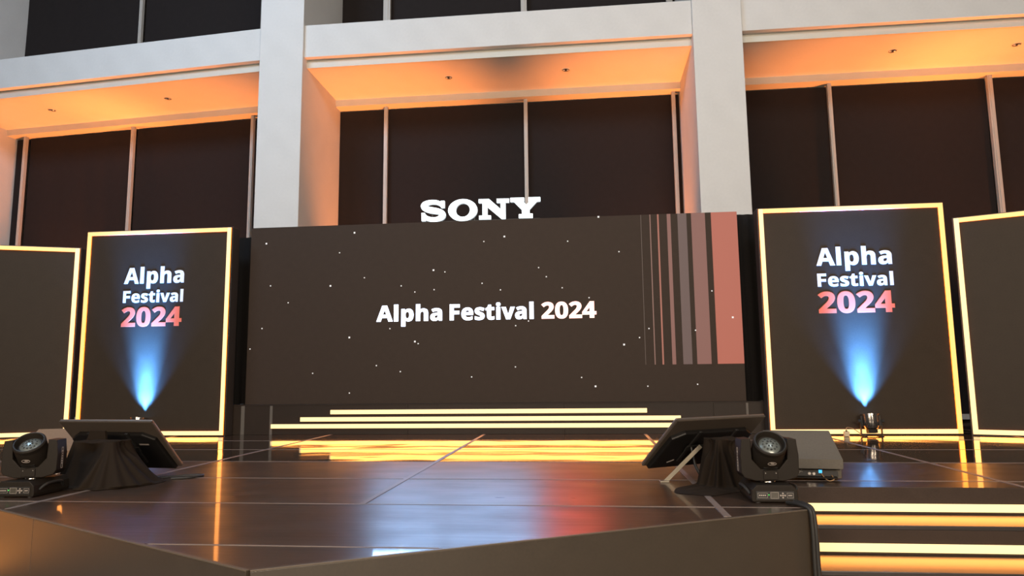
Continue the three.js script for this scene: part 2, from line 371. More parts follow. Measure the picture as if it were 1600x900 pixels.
part('sub_frame', [slab([[-STAGE_SIDE, STAGE_BACK], [STAGE_SIDE, STAGE_BACK], [STAGE_SIDE, EDGE_Z - 0.03], [-STAGE_SIDE, EDGE_Z - 0.03]], -0.032, 0.76), slab([[-2.96, EDGE_Z - 0.2], [2.96, EDGE_Z - 0.2], [2.96, 6.05], [0, 7.67], [-2.96, 6.05]], -0.032, 0.76)], M.caseBlack, stage);

// the panelled face of the stage nose
function fasciaSide(sign) {
  const a = new THREE.Vector3(sign * 2.99, 0, 6.08), b = new THREE.Vector3(0, 0, 7.72), L = a.distanceTo(b);
  const ang = Math.atan2(-(b.z - a.z), b.x - a.x);
  const g = structGroup('stage_fascia', sign < 0 ? 'olive brown front boards of the stage, left of its point' : 'olive brown front boards of the stage, right of its point', [a.x, 0, a.z], ang);
  const out = sign < 0 ? 1 : -1;        // the outer side in the group's z
  const cuts = sign < 0 ? [0, 1.138, L] : [0, L];
  for (let i = 0; i + 1 < cuts.length; i++) {
    const z0 = out > 0 ? 0 : -0.02, z1 = out > 0 ? 0.02 : 0;
    part('fascia_board', box(cuts[i] + 0.0015, cuts[i + 1] - 0.0015, -0.8, -0.007, z0, z1, 0.002), M.fascia, g);
  }
  part('edge_trim', box(0, L, -0.007, 0.001, out > 0 ? 0 : -0.023, out > 0 ? 0.023 : 0, 0.002), M.fasciaTrim, g);
}
fasciaSide(-1); fasciaSide(1);
for (const s of [-1, 1]) structure('stage_side_board', box(s * 2.99 - 0.01, s * 2.99 + 0.01, -0.8, -0.004, EDGE_Z + 0.01, 6.07), M.fascia, s < 0 ? 'short side board of the stage point by the left steps' : 'short side board of the stage point by the right steps');

// flights of steps beside the nose, each riser with a lit strip
function flight(sign) {
  const g = structGroup('stage_steps', sign > 0 ? 'dark steps up to the stage with lit amber risers' : 'dark steps up to the stage beyond the left edge of the view', [0, 0, 0], 0);
  const xa = sign > 0 ? 3.01 : -9.6, xb = sign > 0 ? 9.6 : -3.01, Z = [5.15, 5.58, 6.03, 6.48];
  for (let i = 0; i < 4; i++) {
    const top = -0.2 * i;
    if (i > 0) part('tread', box(xa, xb, top - 0.03, top, Z[i - 1], Z[i] + 0.0, 0.004), M.step, g);
    part('riser', box(xa, xb, top - 0.2, top - (i ? 0.03 : 0.004), Z[i] - 0.03, Z[i], 0.002), M.riser, g);
    if (i < 3) {
      const s = new THREE.Group(); s.name = 'light_strip'; g.add(s);
      stripLight(s, (xa + xb) / 2, top - 0.152, Z[i], xb - xa - 0.02, 0.06, 0.012, STRIP_RADIANCE, M.diffuser, false);
    }
  }
}
flight(1); flight(-1);

// ================================================================= PLINTH AND WIDE SCREEN
{
  const t = thing('screen_plinth', 'long low black plinth under the wide screen with three lit amber strips', 'plinth', [0, 0, 0]);
  part('plinth_top', box(-4.11, 4.2, 0.455, 0.472, -0.75, 0.125, 0.003), M.plinth, t);
  const cuts = [-4.11, -3.93, -3.45, -1.22, 1.22, 3.45, 3.94, 4.2];
  for (let i = 0; i + 1 < cuts.length; i++) part('front_panel', box(cuts[i] + 0.001, cuts[i + 1] - 0.001, 0, 0.455, -0.7, 0.12, 0.002), M.plinth, t);
  for (const [x, w] of [[-3.93, 0.03], [-3.455, 0.022], [3.94, 0.016]]) part('joint_tape', box(x - w, x + w, 0.0, 0.453, 0.118, 0.1225), M.tape, t);
  for (const [y, a, b] of [[0.350, -2.471, 2.466], [0.238, -2.963, 2.963], [0.131, -3.447, 3.42]]) {
    const s = new THREE.Group(); s.name = 'light_strip'; t.add(s);
    part('channel', box(a - 0.004, b + 0.004, y - 0.04, y + 0.04, 0.119, 0.13), M.caseBlack, s);
    stripLight(s, (a + b) / 2, y, 0.13, b - a, 0.066, 0.014, STRIP_RADIANCE, M.diffuser);
  }
}
{
  const t = thing('video_screen', 'wide dark video wall showing a festival title and red bars at its right', 'video wall', [0, 0.472, 0]);
  const Y = (y) => y - 0.472;
  part('screen_face', box(-3.96, 3.96, 0, 2.923, -0.02, 0, 0.002), M.ledFace, t);
  part('cabinet', box(-3.95, 3.95, 0, 2.915, -0.16, -0.021), M.caseBlack, t);
  // the red bars at the right of the picture on screen: left edge and right edge at the top and at the bottom, colour
  const bars = [[2.481, 2.487, 0.10, 0.065, 0.05], [2.62, 2.634, 0.22, 0.10, 0.075], [2.738, 2.762, 0.34, 0.095, 0.06], [2.888, 2.945, 0.19, 0.062, 0.048], [3.052, 3.19, 0.075, 0.035, 0.034], [3.262, 3.475, 0.185, 0.058, 0.046], [3.566, 3.96, 0.40, 0.082, 0.048]];
  for (const [a, b, r, g, bl] of bars) part('screen_bar', box(a, b, Y(1.036), Y(3.394), 0.0, 0.0015), std({ color: lin(0.05, 0.045, 0.04), roughness: 0.6, emissive: lin(r, g, bl) }), t);
  part('screen_title', lettering('Alpha', -1.787, -0.705, Y(1.778), 0.258, 0.001, 0.022), M.textGlow, t, 'glowing white word');
  part('screen_title', lettering('Festival', -0.583, 0.765, Y(1.778), 0.258, 0.001, 0.022), M.textGlow, t, 'glowing white word');
  part('screen_title', lettering('2024', 0.886, 1.75, Y(1.776), 0.262, 0.001, 0.022), M.textGlowRed, t, 'glowing red-white year');
  const dots7 = [[92, 205], [444, 161], [385, 241], [484, 340], [349, 372], [109, 372], [180, 438], [75, 538], [27, 617], [425, 573], [279, 710], [426, 785], [533, 681], [628, 704], [586, 539], [685, 589], [698, 597], [630, 372], [684, 396], [757, 310], [802, 317], [760, 387], [948, 362], [954, 196], [909, 725]];
  const dots8 = [[398, 97], [34, 176], [478, 237], [168, 300], [198, 336], [260, 380], [20, 388], [364, 419], [130, 510], [80, 528], [595, 540], [559, 575], [500, 602], [80, 687], [337, 728], [391, 762], [592, 762], [782, 755], [773, 547], [914, 497], [834, 393], [12, 487], [280, 195]];
  const big = new Set(['92,205', '444,161', '349,372', '425,573', '685,589', '757,310', '398,97', '34,176', '391,762', '500,602', '914,497']);
  const geos = [];
  for (const [list, ox] of [[dots7, 380], [dots8, 780]]) for (const [u, v] of list) {
    // place on the screen: bilinear between its corners as measured in the photograph
    const px = ox + u / 2.5, py = 300 + v / 2.5, f = (px - 388) / (1158.5 - 388), top = 357.5 - 27.5 * f, bot = 631 - 3 * f;
    const h = (bot - py) / (bot - top), xl = 383 + 10 * h, xr = 1167 - 17 * h, s = (px - xl) / (xr - xl);
    const X = -3.96 + 7.92 * (s * 1.043 / (1 + 0.043 * s)) , r = big.has(u + ',' + v) ? 0.0135 : 0.009;
    geos.push(box(X - r, X + r, Y(0.472 + 2.923 * h) - r, Y(0.472 + 2.923 * h) + r, 0, 0.0018));
  }
  const st = part('star_pixel', geos, M.star, t); st.userData.kind = 'stuff';
  for (const [x0, x1, col, k] of [[-1.787, -0.705, lin(0.33, 0.57, 1.0), 37], [-0.583, 0.765, lin(0.33, 0.57, 1.0), 37], [0.886, 1.75, lin(1.0, 0.08, 0.035), 25]]) {
    const l = new THREE.RectAreaLight(col, k, x1 - x0, 0.26); l.position.set((x0 + x1) / 2, Y(1.91), 0.02); l.rotation.y = Math.PI; l.name = 'screen_glow'; t.add(l);
  }
}
// black drapes closing the gaps either side of the screen
tag(part('masking_drape', cloth(-4.35, -3.9, 0.472, 3.30, -0.30, 0.02, 3, 31, 0.012, 30, 40), M.drape, scene), 'black drape in the gap left of the wide screen', 'drape', 'masking drapes beside the screen');
used.masking_drape = 0;
tag(part(numbered('masking_drape'), cloth(3.9, 4.5, 0.472, 3.41, -0.30, 0.025, 4, 33, 0.012, 40, 40), M.drape, scene), 'black drape in the gap right of the wide screen', 'drape', 'masking drapes beside the screen');

// channel letters standing on the screen's top edge
{
  const t = thing('illuminated_sign', 'glowing white slab-serif letters standing on top of the wide screen', 'sign', [0, 3.404, -0.06]);
  const K = 1.965 / 1358, P = (x, y) => [(x - 122) * K - 1.068, (380 - 0.034 * (x - 265) - y) * K + 0.006];
  const path = (S, list) => { for (const c of list) { if (c.length === 2) { if (S.currentPoint.x === 0 && S.curves.length === 0 && !S.started) { S.moveTo(...P(...c)); S.started = true; } else S.lineTo(...P(...c)); } else S.bezierCurveTo(...P(c[0], c[1]), ...P(c[2], c[3]), ...P(c[4], c[5])); } return S; };
  const S = path(new THREE.Shape(), [[394, 143], [394, 222], [358, 225], [345, 195, 305, 180, 265, 180], [225, 180, 200, 190, 197, 207], [230, 216, 330, 222, 375, 252], [398, 268, 407, 285, 405, 308], [402, 360, 345, 384, 265, 384], [225, 384, 195, 376, 180, 365], [172, 378], [132, 378], [128, 283], [166, 283], [180, 315, 215, 333, 265, 333], [305, 333, 332, 322, 334, 300], [300, 290, 205, 292, 150, 255], [130, 240, 122, 222, 122, 203], [124, 155, 185, 132, 262, 132], [300, 132, 328, 140, 346, 152], [352, 143]]);
  const O = new THREE.Shape(), oc = P(602, 250), oi = P(604, 250); O.setFromPoints(Array.from({ length: 48 }, (_, i) => new THREE.Vector2(oc[0] + 166 * K * Math.cos(i * Math.PI / 24), oc[1] + 126 * K * Math.sin(i * Math.PI / 24)))); const hole = new THREE.Path(); hole.setFromPoints(Array.from({ length: 40 }, (_, i) => new THREE.Vector2(oi[0] + 81 * K * Math.cos(-i * Math.PI / 20), oi[1] + 79 * K * Math.sin(-i * Math.PI / 20)))); O.holes.push(hole);
  const N = path(new THREE.Shape(), [[785, 126], [903, 124], [1033, 240], [1033, 166], [990, 166], [990, 121], [1128, 119], [1128, 163], [1088, 163], [1088, 352], [1045, 353], [883, 215], [883, 312], [922, 312], [922, 357], [788, 359], [788, 316], [828, 315], [828, 169], [785, 169]]);
  const Yl = path(new THREE.Shape(), [[1143, 112], [1299, 109], [1299, 152], [1288, 154], [1322, 192], [1357, 154], [1347, 151], [1347, 106], [1480, 104], [1480, 150], [1440, 155], [1358, 245], [1358, 292], [1392, 292], [1392, 341], [1238, 344], [1238, 300], [1272, 298], [1272, 248], [1185, 158], [1143, 158]]);
  for (const sh of [S, O, N, Yl]) {
    const face = part('letter', new THREE.ExtrudeGeometry(sh, { depth: 0.014, bevelEnabled: false, curveSegments: 24 }), M.signGlow, t);
    face.position.z = 0.03;
    part('letter_return', new THREE.ExtrudeGeometry(sh, { depth: 0.05, bevelEnabled: false, curveSegments: 24 }), M.signReturn, face).position.z = -0.054;
  }
  part('mounting_rail', [box(-1.06, 0.88, 0.0, 0.012, -0.05, 0.0), box(-0.9, -0.88, 0.0, 0.2, -0.05, -0.03), box(-0.2, -0.18, 0, 0.2, -0.05, -0.03), box(0.7, 0.72, 0, 0.2, -0.05, -0.03)], M.caseBlack, t);
  const l = new THREE.RectAreaLight(lin(0.85, 0.97, 1.0), 2.2, 1.9, 0.32); l.position.set(-0.09, 0.18, 0.06); l.rotation.y = Math.PI; l.name = 'sign_glow'; t.add(l);
}

// ================================================================= TALL LIT PANELS
function tallPanel(name, label, pos, turn, w, h, words, mats, k) {
  const t = thing(name, label, 'lit panel', pos, turn, 'tall panels framed in amber light');
  part('panel_box', box(-w / 2, w / 2, 0, h, -0.24, -0.012, 0.004), M.panelEdge, t);
  part('panel_face', box(-w / 2 + 0.01, w / 2 - 0.01, 0.01, h - 0.01, -0.012, 0, 0.002), M.panelFace, t);
  const m = 0.016, s = 0.064;
  const sides = { left: [-w / 2 + m + s / 2, h / 2, s, h - 2 * m], right: [w / 2 - m - s / 2, h / 2, s, h - 2 * m], top: [0, h - m - s / 2, w - 2 * m - 2 * s, s], bottom: [0, m + s / 2, w - 2 * m - 2 * s, s] };
  for (const key of ['left', 'right', 'top', 'bottom']) {
    const g = new THREE.Group(); g.name = 'light_strip'; t.add(g);
    stripLight(g, sides[key][0], sides[key][1], 0, sides[key][2], sides[key][3], 0.022, STRIP_RADIANCE * k[key], mats[key]);
  }
  if (words) {
    const [cx, tw] = words;
    part('printed_word', lettering('Alpha', cx - tw / 2, cx + tw / 2, 2.448, 0.262, 0.0005, 0.02), M.printWhite, t, 'white printed word');
    part('printed_word', lettering('Festival', cx - tw / 2, cx + tw / 2, 2.137, 0.195, 0.0005, 0.02), M.printWhite, t, 'white printed word');
    part('printed_year', lettering('2024', cx - tw / 2 - 0.01, cx + tw / 2 - 0.01, 1.745, 0.316, 0.0005, 0.02), M.printOrange, t, 'orange printed year');
  }
  return t;
}
const W = M.diffuser, YEL = M.diffuserYellow, one = { left: 1, right: 1, top: 1, bottom: 1 };
tallPanel('tall_panel', 'tall printed panel left of the wide screen, blue light on its lettering', [-5.355, 0, 0.378], 0, 2.53, 3.345, [-0.05, 1.04], { left: YEL, right: W, top: YEL, bottom: W }, one);
tallPanel('tall_panel', 'tall printed panel right of the wide screen, blue light on its lettering', [5.498, 0, 0.378], 0, 2.64, 3.345, [0.015, 1.066], { left: W, right: YEL, top: YEL, bottom: W }, one);
tallPanel('tall_panel', 'plain dark panel without lettering, cut by the picture\'s left edge', [-6.725 - 1.3 * Math.cos(R(22)), 0, 0.37 + 1.3 * Math.sin(R(22))], R(22), 2.6, 3.08, null, { left: YEL, right: W, top: YEL, bottom: W }, one);
tallPanel('tall_panel', 'plain dark panel without lettering, cut by the picture\'s right edge', [6.875 + 1.3 * Math.cos(R(25)), 0, 0.47 + 1.3 * Math.sin(R(25))], R(-25), 2.6, 3.085, null, { left: W, right: YEL, top: YEL, bottom: W }, one);

// ================================================================= LAMPS
// a squat round fixture pointing up from a yoke with two feet
function parCan(name, label, pos, turn, lensMat, group, tilt = 0) {
  const t = thing(name, label, 'stage light', pos, turn, group);
  const prof = [[0, 0.095], [0.06, 0.095], [0.085, 0.105], [0.108, 0.17], [0.115, 0.2], [0.115, 0.285], [0.125, 0.287], [0.125, 0.3], [0.108, 0.3], [0.106, 0.286], [0, 0.286]].map((p) => new THREE.Vector2(...p));
  const tiltGroup = new THREE.Group(); tiltGroup.name = 'lamp_body'; tiltGroup.position.set(0, 0.2, 0); tiltGroup.rotation.x = -tilt; t.add(tiltGroup);
  const c = tiltGroup;
  part('can', toCreasedNormals(new THREE.LatheGeometry(prof, 36).toNonIndexed(), 0.6).translate(0, -0.2, 0), M.parBody, c);
  const fins = []; for (let i = 0; i < 14; i++) { const g = box(0.1, 0.122, 0.135, 0.275, -0.004, 0.004); g.rotateY(i * 6.2832 / 14); g.translate(0, -0.2, 0); fins.push(g); }
  part('cooling_fin', fins, M.fixtureDark, c).userData.kind = 'stuff';
  part('lens', cyl(0.103, 0.103, 0.008, 32).translate(0, 0.091, 0), lensMat, c);
  part('yoke', [box(-0.145, -0.132, 0.02, 0.22, -0.02, 0.02, 0.003), box(0.132, 0.145, 0.02, 0.22, -0.02, 0.02, 0.003), box(-0.145, 0.145, 0.014, 0.03, -0.02, 0.02, 0.003)], M.fixtureDark, t);
  for (const s of [-1, 1]) {
    part('knob', cyl(0.024, 0.024, 0.03, 16).rotateZ(Math.PI / 2).translate(s * 0.16, 0.2, 0), M.rubber, t);
    part('foot', [box(s * 0.11 - 0.018, s * 0.11 + 0.018, 0, 0.014, -0.11, 0.11, 0.004)], M.fixtureDark, t);
  }
  part('rear_box', box(-0.06, 0.06, -0.16, -0.105, -0.05, 0.05, 0.006), M.fixture, c);
  return t;
}
function spot(color, cd, from, to, angle, pen, radius, parent) {
  const l = new THREE.SpotLight(color, cd, 0, angle, pen, 2); l.position.set(...from); l.target.position.set(...to);
  l.castShadow = true; l.shadow.radius = radius; l.name = 'beam'; scene.add(l); scene.add(l.target); return l;
}
parCan('par_light', 'round chrome floor light casting blue up the left printed panel', [-5.43, 0, 0.545], 0.0, M.blueLens, 'blue floor lights under the printed panels', R(8));
parCan('par_light', 'round chrome floor light casting blue up the right printed panel', [5.52, 0, 0.545], 0.0, M.blueLens, 'blue floor lights under the printed panels', R(8));
for (const x of [-5.43, 5.52]) for (let i = 0; i < 7; i++) {      // seven emitters behind each lens
  const a = i * Math.PI / 3 + 0.52, r = i < 6 ? 0.08 : 0, lx = x + r * Math.cos(a), lz = 0.515 + r * Math.sin(a);
  spot(BLUE, BLUE_CANDELA / (i < 6 ? 7 : 14), [lx, 0.318, lz], [lx + (x > 0 ? 0.0 : -0.03), 1.318, lz - Math.tan(R(8.5))], R(i < 6 ? 18 : 38), 1, 1.2, null);
}
UPLIGHTS.forEach(([x, z, cd, ax, az, cone], i) => {
  const t = parCan('uplight', ['round floor light behind the wide screen washing the centre soffit orange on its left', 'round floor light behind the wide screen washing the centre soffit orange on its right', 'round floor light behind the left printed panel washing the soffit orange', 'round floor light behind the far left panel washing the soffit orange', 'round floor light behind the right printed panel washing the soffit orange', 'round floor light behind the far right panel washing the soffit orange'][i], [x, -0.8, z], 0, M.orangeLens, 'orange uplights hidden behind the set');
  spot(UPLIGHT_COLOR, cd, [x, -0.48, z], [ax, 7.5, az], R(cone), 1, 3, t);
});
ADDED_FLOODS.forEach(([x, y, z, w, h, ax, ay, az, col, rad], i) => {
  const t = thing('added_flood', ['added unseen cool flood panel under the ceiling left of the audience', 'added unseen neutral flood panel under the ceiling right of the audience', 'added unseen warm flood panel in the rear of the hall facing the stage from the left', 'added unseen warm flood panel in the rear of the hall facing the stage from the right'][i], 'flood light', [x, y, z], 0, 'flood panels added out of view');
  t.lookAt(ax, ay, az);
  part('housing', box(-w / 2 - 0.05, w / 2 + 0.05, -h / 2 - 0.05, h / 2 + 0.05, -0.2, -0.03, 0.01), M.caseBlack, t);
  part('lit_panel', box(-w / 2, w / 2, -h / 2, h / 2, -0.03, -0.02), M.addedFloodGlow, t);
  const rail = y > 8 ? [box(-w / 2, -w / 2 + 0.05, 0, 0.01, -0.1, -0.05)] : [box(-0.1, 0.1, 0, 0.01, -0.1, -0.05)];
  part('bracket', rail, M.caseBlack, t);
  const l = new THREE.RectAreaLight(col, rad, w, h); l.rotation.y = Math.PI; l.name = 'flood'; t.add(l);
});

// recessed twin downlights in the soffits, off
const DL = [[-8.111, -3.866, 'recessed twin downlight in the left soffit, nearer the left column', LB.turn], [-11.307, -4.159, 'recessed twin downlight in the left soffit, at the picture\'s left edge', LB.turn], [-1.316, -3.577, 'recessed twin downlight in the centre soffit, left one', 0], [1.28, -3.523, 'recessed twin downlight in the centre soffit, right one', 0], [8.027, -3.5, 'recessed twin downlight in the right soffit, nearer the column', 0], [10.447, -3.53, 'recessed twin downlight in the right soffit, at the picture\'s right edge', 0]];
for (const [x, z, label, turn] of DL) {
  const t = thing('downlight', label, 'downlight', [x, 7.48, z], turn, 'recessed downlights in the soffits');
  const ring = new THREE.TorusGeometry(0.085, 0.01, 8, 32).toNonIndexed().rotateX(Math.PI / 2);
  part('ring', ring, M.trim, t);
  part('well', cyl(0.082, 0.082, 0.006, 32).translate(0, -0.002, 0), M.fixtureDark, t);
  for (const s of [-1, 1]) part('lamp', new THREE.SphereGeometry(0.03, 16, 8).toNonIndexed().scale(1, 0.6, 1).translate(s * 0.042, -0.008, 0), M.lampOff, t);
}

// ================================================================= MOVING HEADS
function movingHead(label, pos, turn, yokeTurn, tilt, labelSide) {
  const t = thing('moving_head', label, 'moving head light', pos, turn, 'moving head lights on the stage corners');
  // base
  const foot = extrude([[-0.145, 0.012], [0.145, 0.012], [0.15, 0.03], [0.145, 0.085], [0.115, 0.115], [-0.115, 0.115], [-0.145, 0.085], [-0.15, 0.03]], 0.39, 0.005); foot.translate(0, 0, -0.205);
  part('base', foot, M.fixture, t);
  for (const [x, z] of [[-0.11, 0.16], [0.11, 0.16], [-0.11, -0.16], [0.11, -0.16]]) part('foot', cyl(0.018, 0.02, 0.014, 14).translate(x, 0.007, z), M.rubber, t);
  for (const s of [-1, 1]) part('carry_handle', tube([[s * 0.15, 0.05, -0.13], [s * 0.172, 0.085, -0.09], [s * 0.178, 0.095, 0], [s * 0.172, 0.085, 0.09], [s * 0.15, 0.05, 0.13]], 0.011, 30, 8), M.rubber, t);
  const cp = part('control_panel', box(-0.125, 0.125, 0.024, 0.08, 0.19, 0.1945, 0.001), M.fixtureDark, t);
  part('display', [box(-0.03, 0.022, 0.032, 0.074, 0.1945, 0.196), box(-0.024, 0.016, 0.037, 0.069, 0.1955, 0.1965)], M.screenOff, cp);
  const fr = []; for (const [a, b, c, d] of [[-0.031, -0.029, 0.031, 0.075], [0.021, 0.023, 0.031, 0.075], [-0.031, 0.023, 0.031, 0.033], [-0.031, 0.023, 0.073, 0.075]]) fr.push(box(a, b, c, d, 0.1945, 0.1975));
  part('display_frame', fr, M.print, cp);
  for (const [x, y] of [[0.05, 0.053], [0.036, 0.053], [0.064, 0.053], [0.05, 0.039], [0.05, 0.067]]) part('button', cyl(0.0055, 0.0055, 0.005, 12).rotateX(Math.PI / 2).translate(x, y, 0.197), M.print, cp);
  const lines = [];
  for (const [a, b] of [[-0.115, -0.05], [0.078, 0.12]]) { lines.push(box(a, b, 0.068, 0.0695, 0.1945, 0.1955), box(a, b, 0.036, 0.0375, 0.1945, 0.1955), box(a, a + 0.0015, 0.036, 0.0695, 0.1945, 0.1955), box(b - 0.0015, b, 0.036, 0.0695, 0.1945, 0.1955)); for (let i = 0; i < 4; i++) lines.push(box(a + 0.008 + i * (b - a - 0.016) / 4, a + 0.008 + (i + 0.75) * (b - a - 0.016) / 4, 0.049, 0.057, 0.1945, 0.1955)); }
  part('panel_print', lines.slice(0, 8), M.print, cp); part('panel_print', lines.slice(8), M.print, cp);
  part('status_light', cyl(0.0035, 0.0035, 0.004, 10).rotateX(Math.PI / 2).translate(-0.042, 0.056, 0.196), M.greenLed, cp);
  // bearing and yoke
  part('bearing', [cyl(0.05, 0.055, 0.02, 28).translate(0, 0.128, 0)], M.chrome, t);
  const y = new THREE.Group(); y.name = 'yoke'; y.position.y = 0.137; y.rotation.y = yokeTurn; t.add(y);
  const U = extrude([[-0.10, 0], [0.10, 0], [0.175, 0.022], [0.192, 0.05], [0.196, 0.17], [0.184, 0.275], [0.132, 0.28], [0.127, 0.14], [0.065, 0.07], [-0.065, 0.07], [-0.127, 0.14], [-0.132, 0.28], [-0.184, 0.275], [-0.196, 0.17], [-0.192, 0.05], [-0.175, 0.022]], 0.15, 0.006); U.translate(0, 0, -0.075);
  part('yoke_arm', U, M.fixture, y);
  part('yoke_cover', box(-0.05, 0.05, 0.004, 0.066, 0.07, 0.088, 0.004), M.fixture, y);
  for (const s of [-1, 1]) part('screw', cyl(0.004, 0.004, 0.004, 10).rotateX(Math.PI / 2).translate(s * 0.036, 0.05, 0.089), M.chrome, y);
  // worn maker's plate on the outer face of an arm: a rounded outline with unreadable marks inside
  const s = labelSide, marks = [];
  for (const [a, b, c, d] of [[-0.014, -0.011, 0.06, 0.215], [0.011, 0.014, 0.06, 0.215], [-0.012, 0.012, 0.055, 0.06], [-0.012, 0.012, 0.215, 0.22]]) marks.push(box(s > 0 ? 0.2000 : -0.2020, s > 0 ? 0.2020 : -0.2000, c, d, a, b));
  for (let i = 0; i < 6; i++) { const c = 0.088 + i * 0.019; marks.push(box(s > 0 ? 0.2000 : -0.2020, s > 0 ? 0.2020 : -0.2000, c, c + 0.011, -0.007, 0.007)); }
  part('maker_plate', marks, M.print, y);
  // head, pitched about the yoke's bearings
  const h = new THREE.Group(); h.name = 'head'; h.scale.setScalar(0.96); h.position.y = 0.145 + 0.137; h.rotation.order = 'YXZ'; h.rotation.set(-tilt, yokeTurn, 0); t.add(h);
  const prof = [[0, -0.13], [0.07, -0.128], [0.098, -0.105], [0.112, -0.05], [0.117, 0.0], [0.117, 0.12], [0.112, 0.135], [0.118, 0.14], [0.119, 0.165], [0.113, 0.172], [0.1, 0.172], [0.092, 0.15], [0.088, 0.135], [0, 0.135]].map((p) => new THREE.Vector2(...p));
  part('barrel', toCreasedNormals(new THREE.LatheGeometry(prof, 48).toNonIndexed(), 0.5).rotateX(Math.PI / 2), M.fixture, h);
  const rimGeo = new THREE.TorusGeometry(0.106, 0.006, 10, 48).toNonIndexed(); rimGeo.translate(0, 0, 0.171);
  part('lens_rim', rimGeo, M.fixtureDark, h);
  const dome = new THREE.SphereGeometry(0.13, 32, 12, 0, 6.2832, 0, 0.62).toNonIndexed(); dome.rotateX(Math.PI / 2); dome.translate(0, 0, 0.03);
  part('lens', dome, M.lens, h);
  const beads = []; for (let i = 0; i < 12; i++) { const a = i * 0.5236; const b = new THREE.SphereGeometry(0.009, 10, 6).toNonIndexed(); b.translate(Math.cos(a) * 0.047, Math.sin(a) * 0.047, 0.146); beads.push(b); }
  for (let i = 0; i < 6; i++) { const a = i * 1.047; const b = new THREE.SphereGeometry(0.008, 10, 6).toNonIndexed(); b.translate(Math.cos(a) * 0.022, Math.sin(a) * 0.022, 0.157); beads.push(b); }
  part('lens_facet', beads, M.lensDark, h).userData.kind = 'stuff';
  // oval emblem and vents on the underside of the barrel
  const ring = new THREE.TorusGeometry(0.024, 0.002, 6, 30).toNonIndexed(); ring.scale(1.25, 0.62, 1); ring.rotateX(Math.PI / 2); ring.translate(0, -0.1185, 0.075);
  const mark = new THREE.SphereGeometry(0.011, 12, 8).toNonIndexed(); mark.scale(1.3, 0.15, 0.6); mark.translate(0.003, -0.1175, 0.075);
  part('emblem', [ring, mark], M.print, h);
  part('vent', [box(-0.05, 0.05, -0.117, -0.108, 0.02, 0.027), box(-0.05, 0.05, -0.117, -0.105, 0.0, 0.007), box(-0.05, 0.05, -0.116, -0.1, -0.02, -0.013)], M.fixtureDark, h);
  for (const k of [-1, 1]) part('pivot', cyl(0.03, 0.03, 0.03, 20).rotateZ(Math.PI / 2).translate(k * 0.125, 0, 0), M.fixtureDark, h);
  return t;
}
movingHead('black moving head light on the stage corner beside the right-hand steps', [2.835, 0, 5.7], 0, R(3), R(46), -1);
movingHead('black moving head light at the left edge of the stage', [-2.80, 0, 5.72], R(3), R(12), R(50), 1);

// ================================================================= FLOOR MONITORS
function monitor(label, c, yaw, tilt, strut, pegs) {
  const t = thing('floor_monitor', label, 'monitor', [c[0], 0, c[2]], yaw, 'screens leaning face-up at the stage front');
  const g = new THREE.Group(); g.name = 'display_panel'; g.position.y = c[1]; g.rotation.x = tilt; t.add(g);
  const w = 1.0, h = 0.61;
  part('bezel', box(-w / 2, w / 2, -h / 2, h / 2, -0.022, -0.002, 0.006), M.tvEdge, g);
  part('screen', box(-w / 2 + 0.012, w / 2 - 0.012, -h / 2 + 0.012, h / 2 - 0.012, -0.026, -0.02, 0.002), M.fixtureDark, g);
  const bx = (s) => [[-w / 2 + 0.006, -h / 2 + 0.006], [w / 2 - 0.006, -h / 2 + 0.006], [w / 2 - 0.006, h / 2 - 0.006], [-w / 2 + 0.006, h / 2 - 0.006]];
  part('back_cover', extrude(bx(0), 0.008, 0.006).translate(0, 0, -0.002), M.tvUpperLit, g);
  const lower = extrude([[-w / 2 + 0.05, -h / 2 + 0.02], [w / 2 - 0.05, -h / 2 + 0.02], [w / 2 - 0.06, 0.1], [w / 2 - 0.16, 0.16], [-w / 2 + 0.16, 0.16], [-w / 2 + 0.06, 0.1]], 0.022, 0.014); lower.translate(0, 0, 0.014);
  part('rear_housing', lower, M.tv, g);
  part('mount', [box(-0.22, -0.19, -0.2, 0.2, 0.045, 0.062, 0.003), box(0.19, 0.22, -0.2, 0.2, 0.045, 0.062, 0.003), box(-0.25, 0.25, -0.03, 0.03, 0.06, 0.075, 0.003)], M.fixtureDark, g);
  part('label_plate', [box(-0.38, -0.31, -0.05, -0.035, 0.05, 0.0515).rotateZ(0.5), box(0.26, 0.36, 0.04, 0.055, 0.05, 0.0515)], M.print, g);
  const legs = new THREE.Group(); legs.name = 'stand'; t.add(legs);
  for (const s of [-1, 1]) part('support', [tube([[s * 0.2, 0.0, 0.2], [s * 0.2, 0.12, 0.1], [s * 0.2, c[1] - 0.03, 0.05]], 0.012, 12, 8)], M.fixtureDark, legs);
  part('support_bar', box(-0.24, 0.24, 0.0, 0.02, 0.16, 0.22, 0.004), M.fixtureDark, legs);
  part('power_cable', tube(pegs, 0.006, 60, 8), M.cable, t);
  return t;
}
const monR = monitor('black monitor leaning face-up at stage right front, seen from behind', [2.57, 0.315, 4.68], R(34.4), R(49), null, [[0.1, 0.3, 0.08], [0.25, 0.18, 0.25], [0.4, 0.06, 0.3], [0.5, 0.008, 0.2], [0.62, 0.008, 0.0]]);
const monL = monitor('black monitor leaning face-up at stage left front, seen from behind', [-2.763, 0.297, 4.73], R(-7.35), R(44.5), null, [[0.1, 0.3, 0.08], [0.22, 0.24, 0.2], [0.3, 0.14, 0.2], [0.42, 0.02, 0.1], [0.55, 0.008, 0.05]]);
part('mount_arm', extrude([[-0.1, 0], [0.1, 0], [0.085, 0.075], [-0.06, 0.08]], 0.02, 0.003).translate(0.05, 0.36, 0.33), M.velvet, monL);
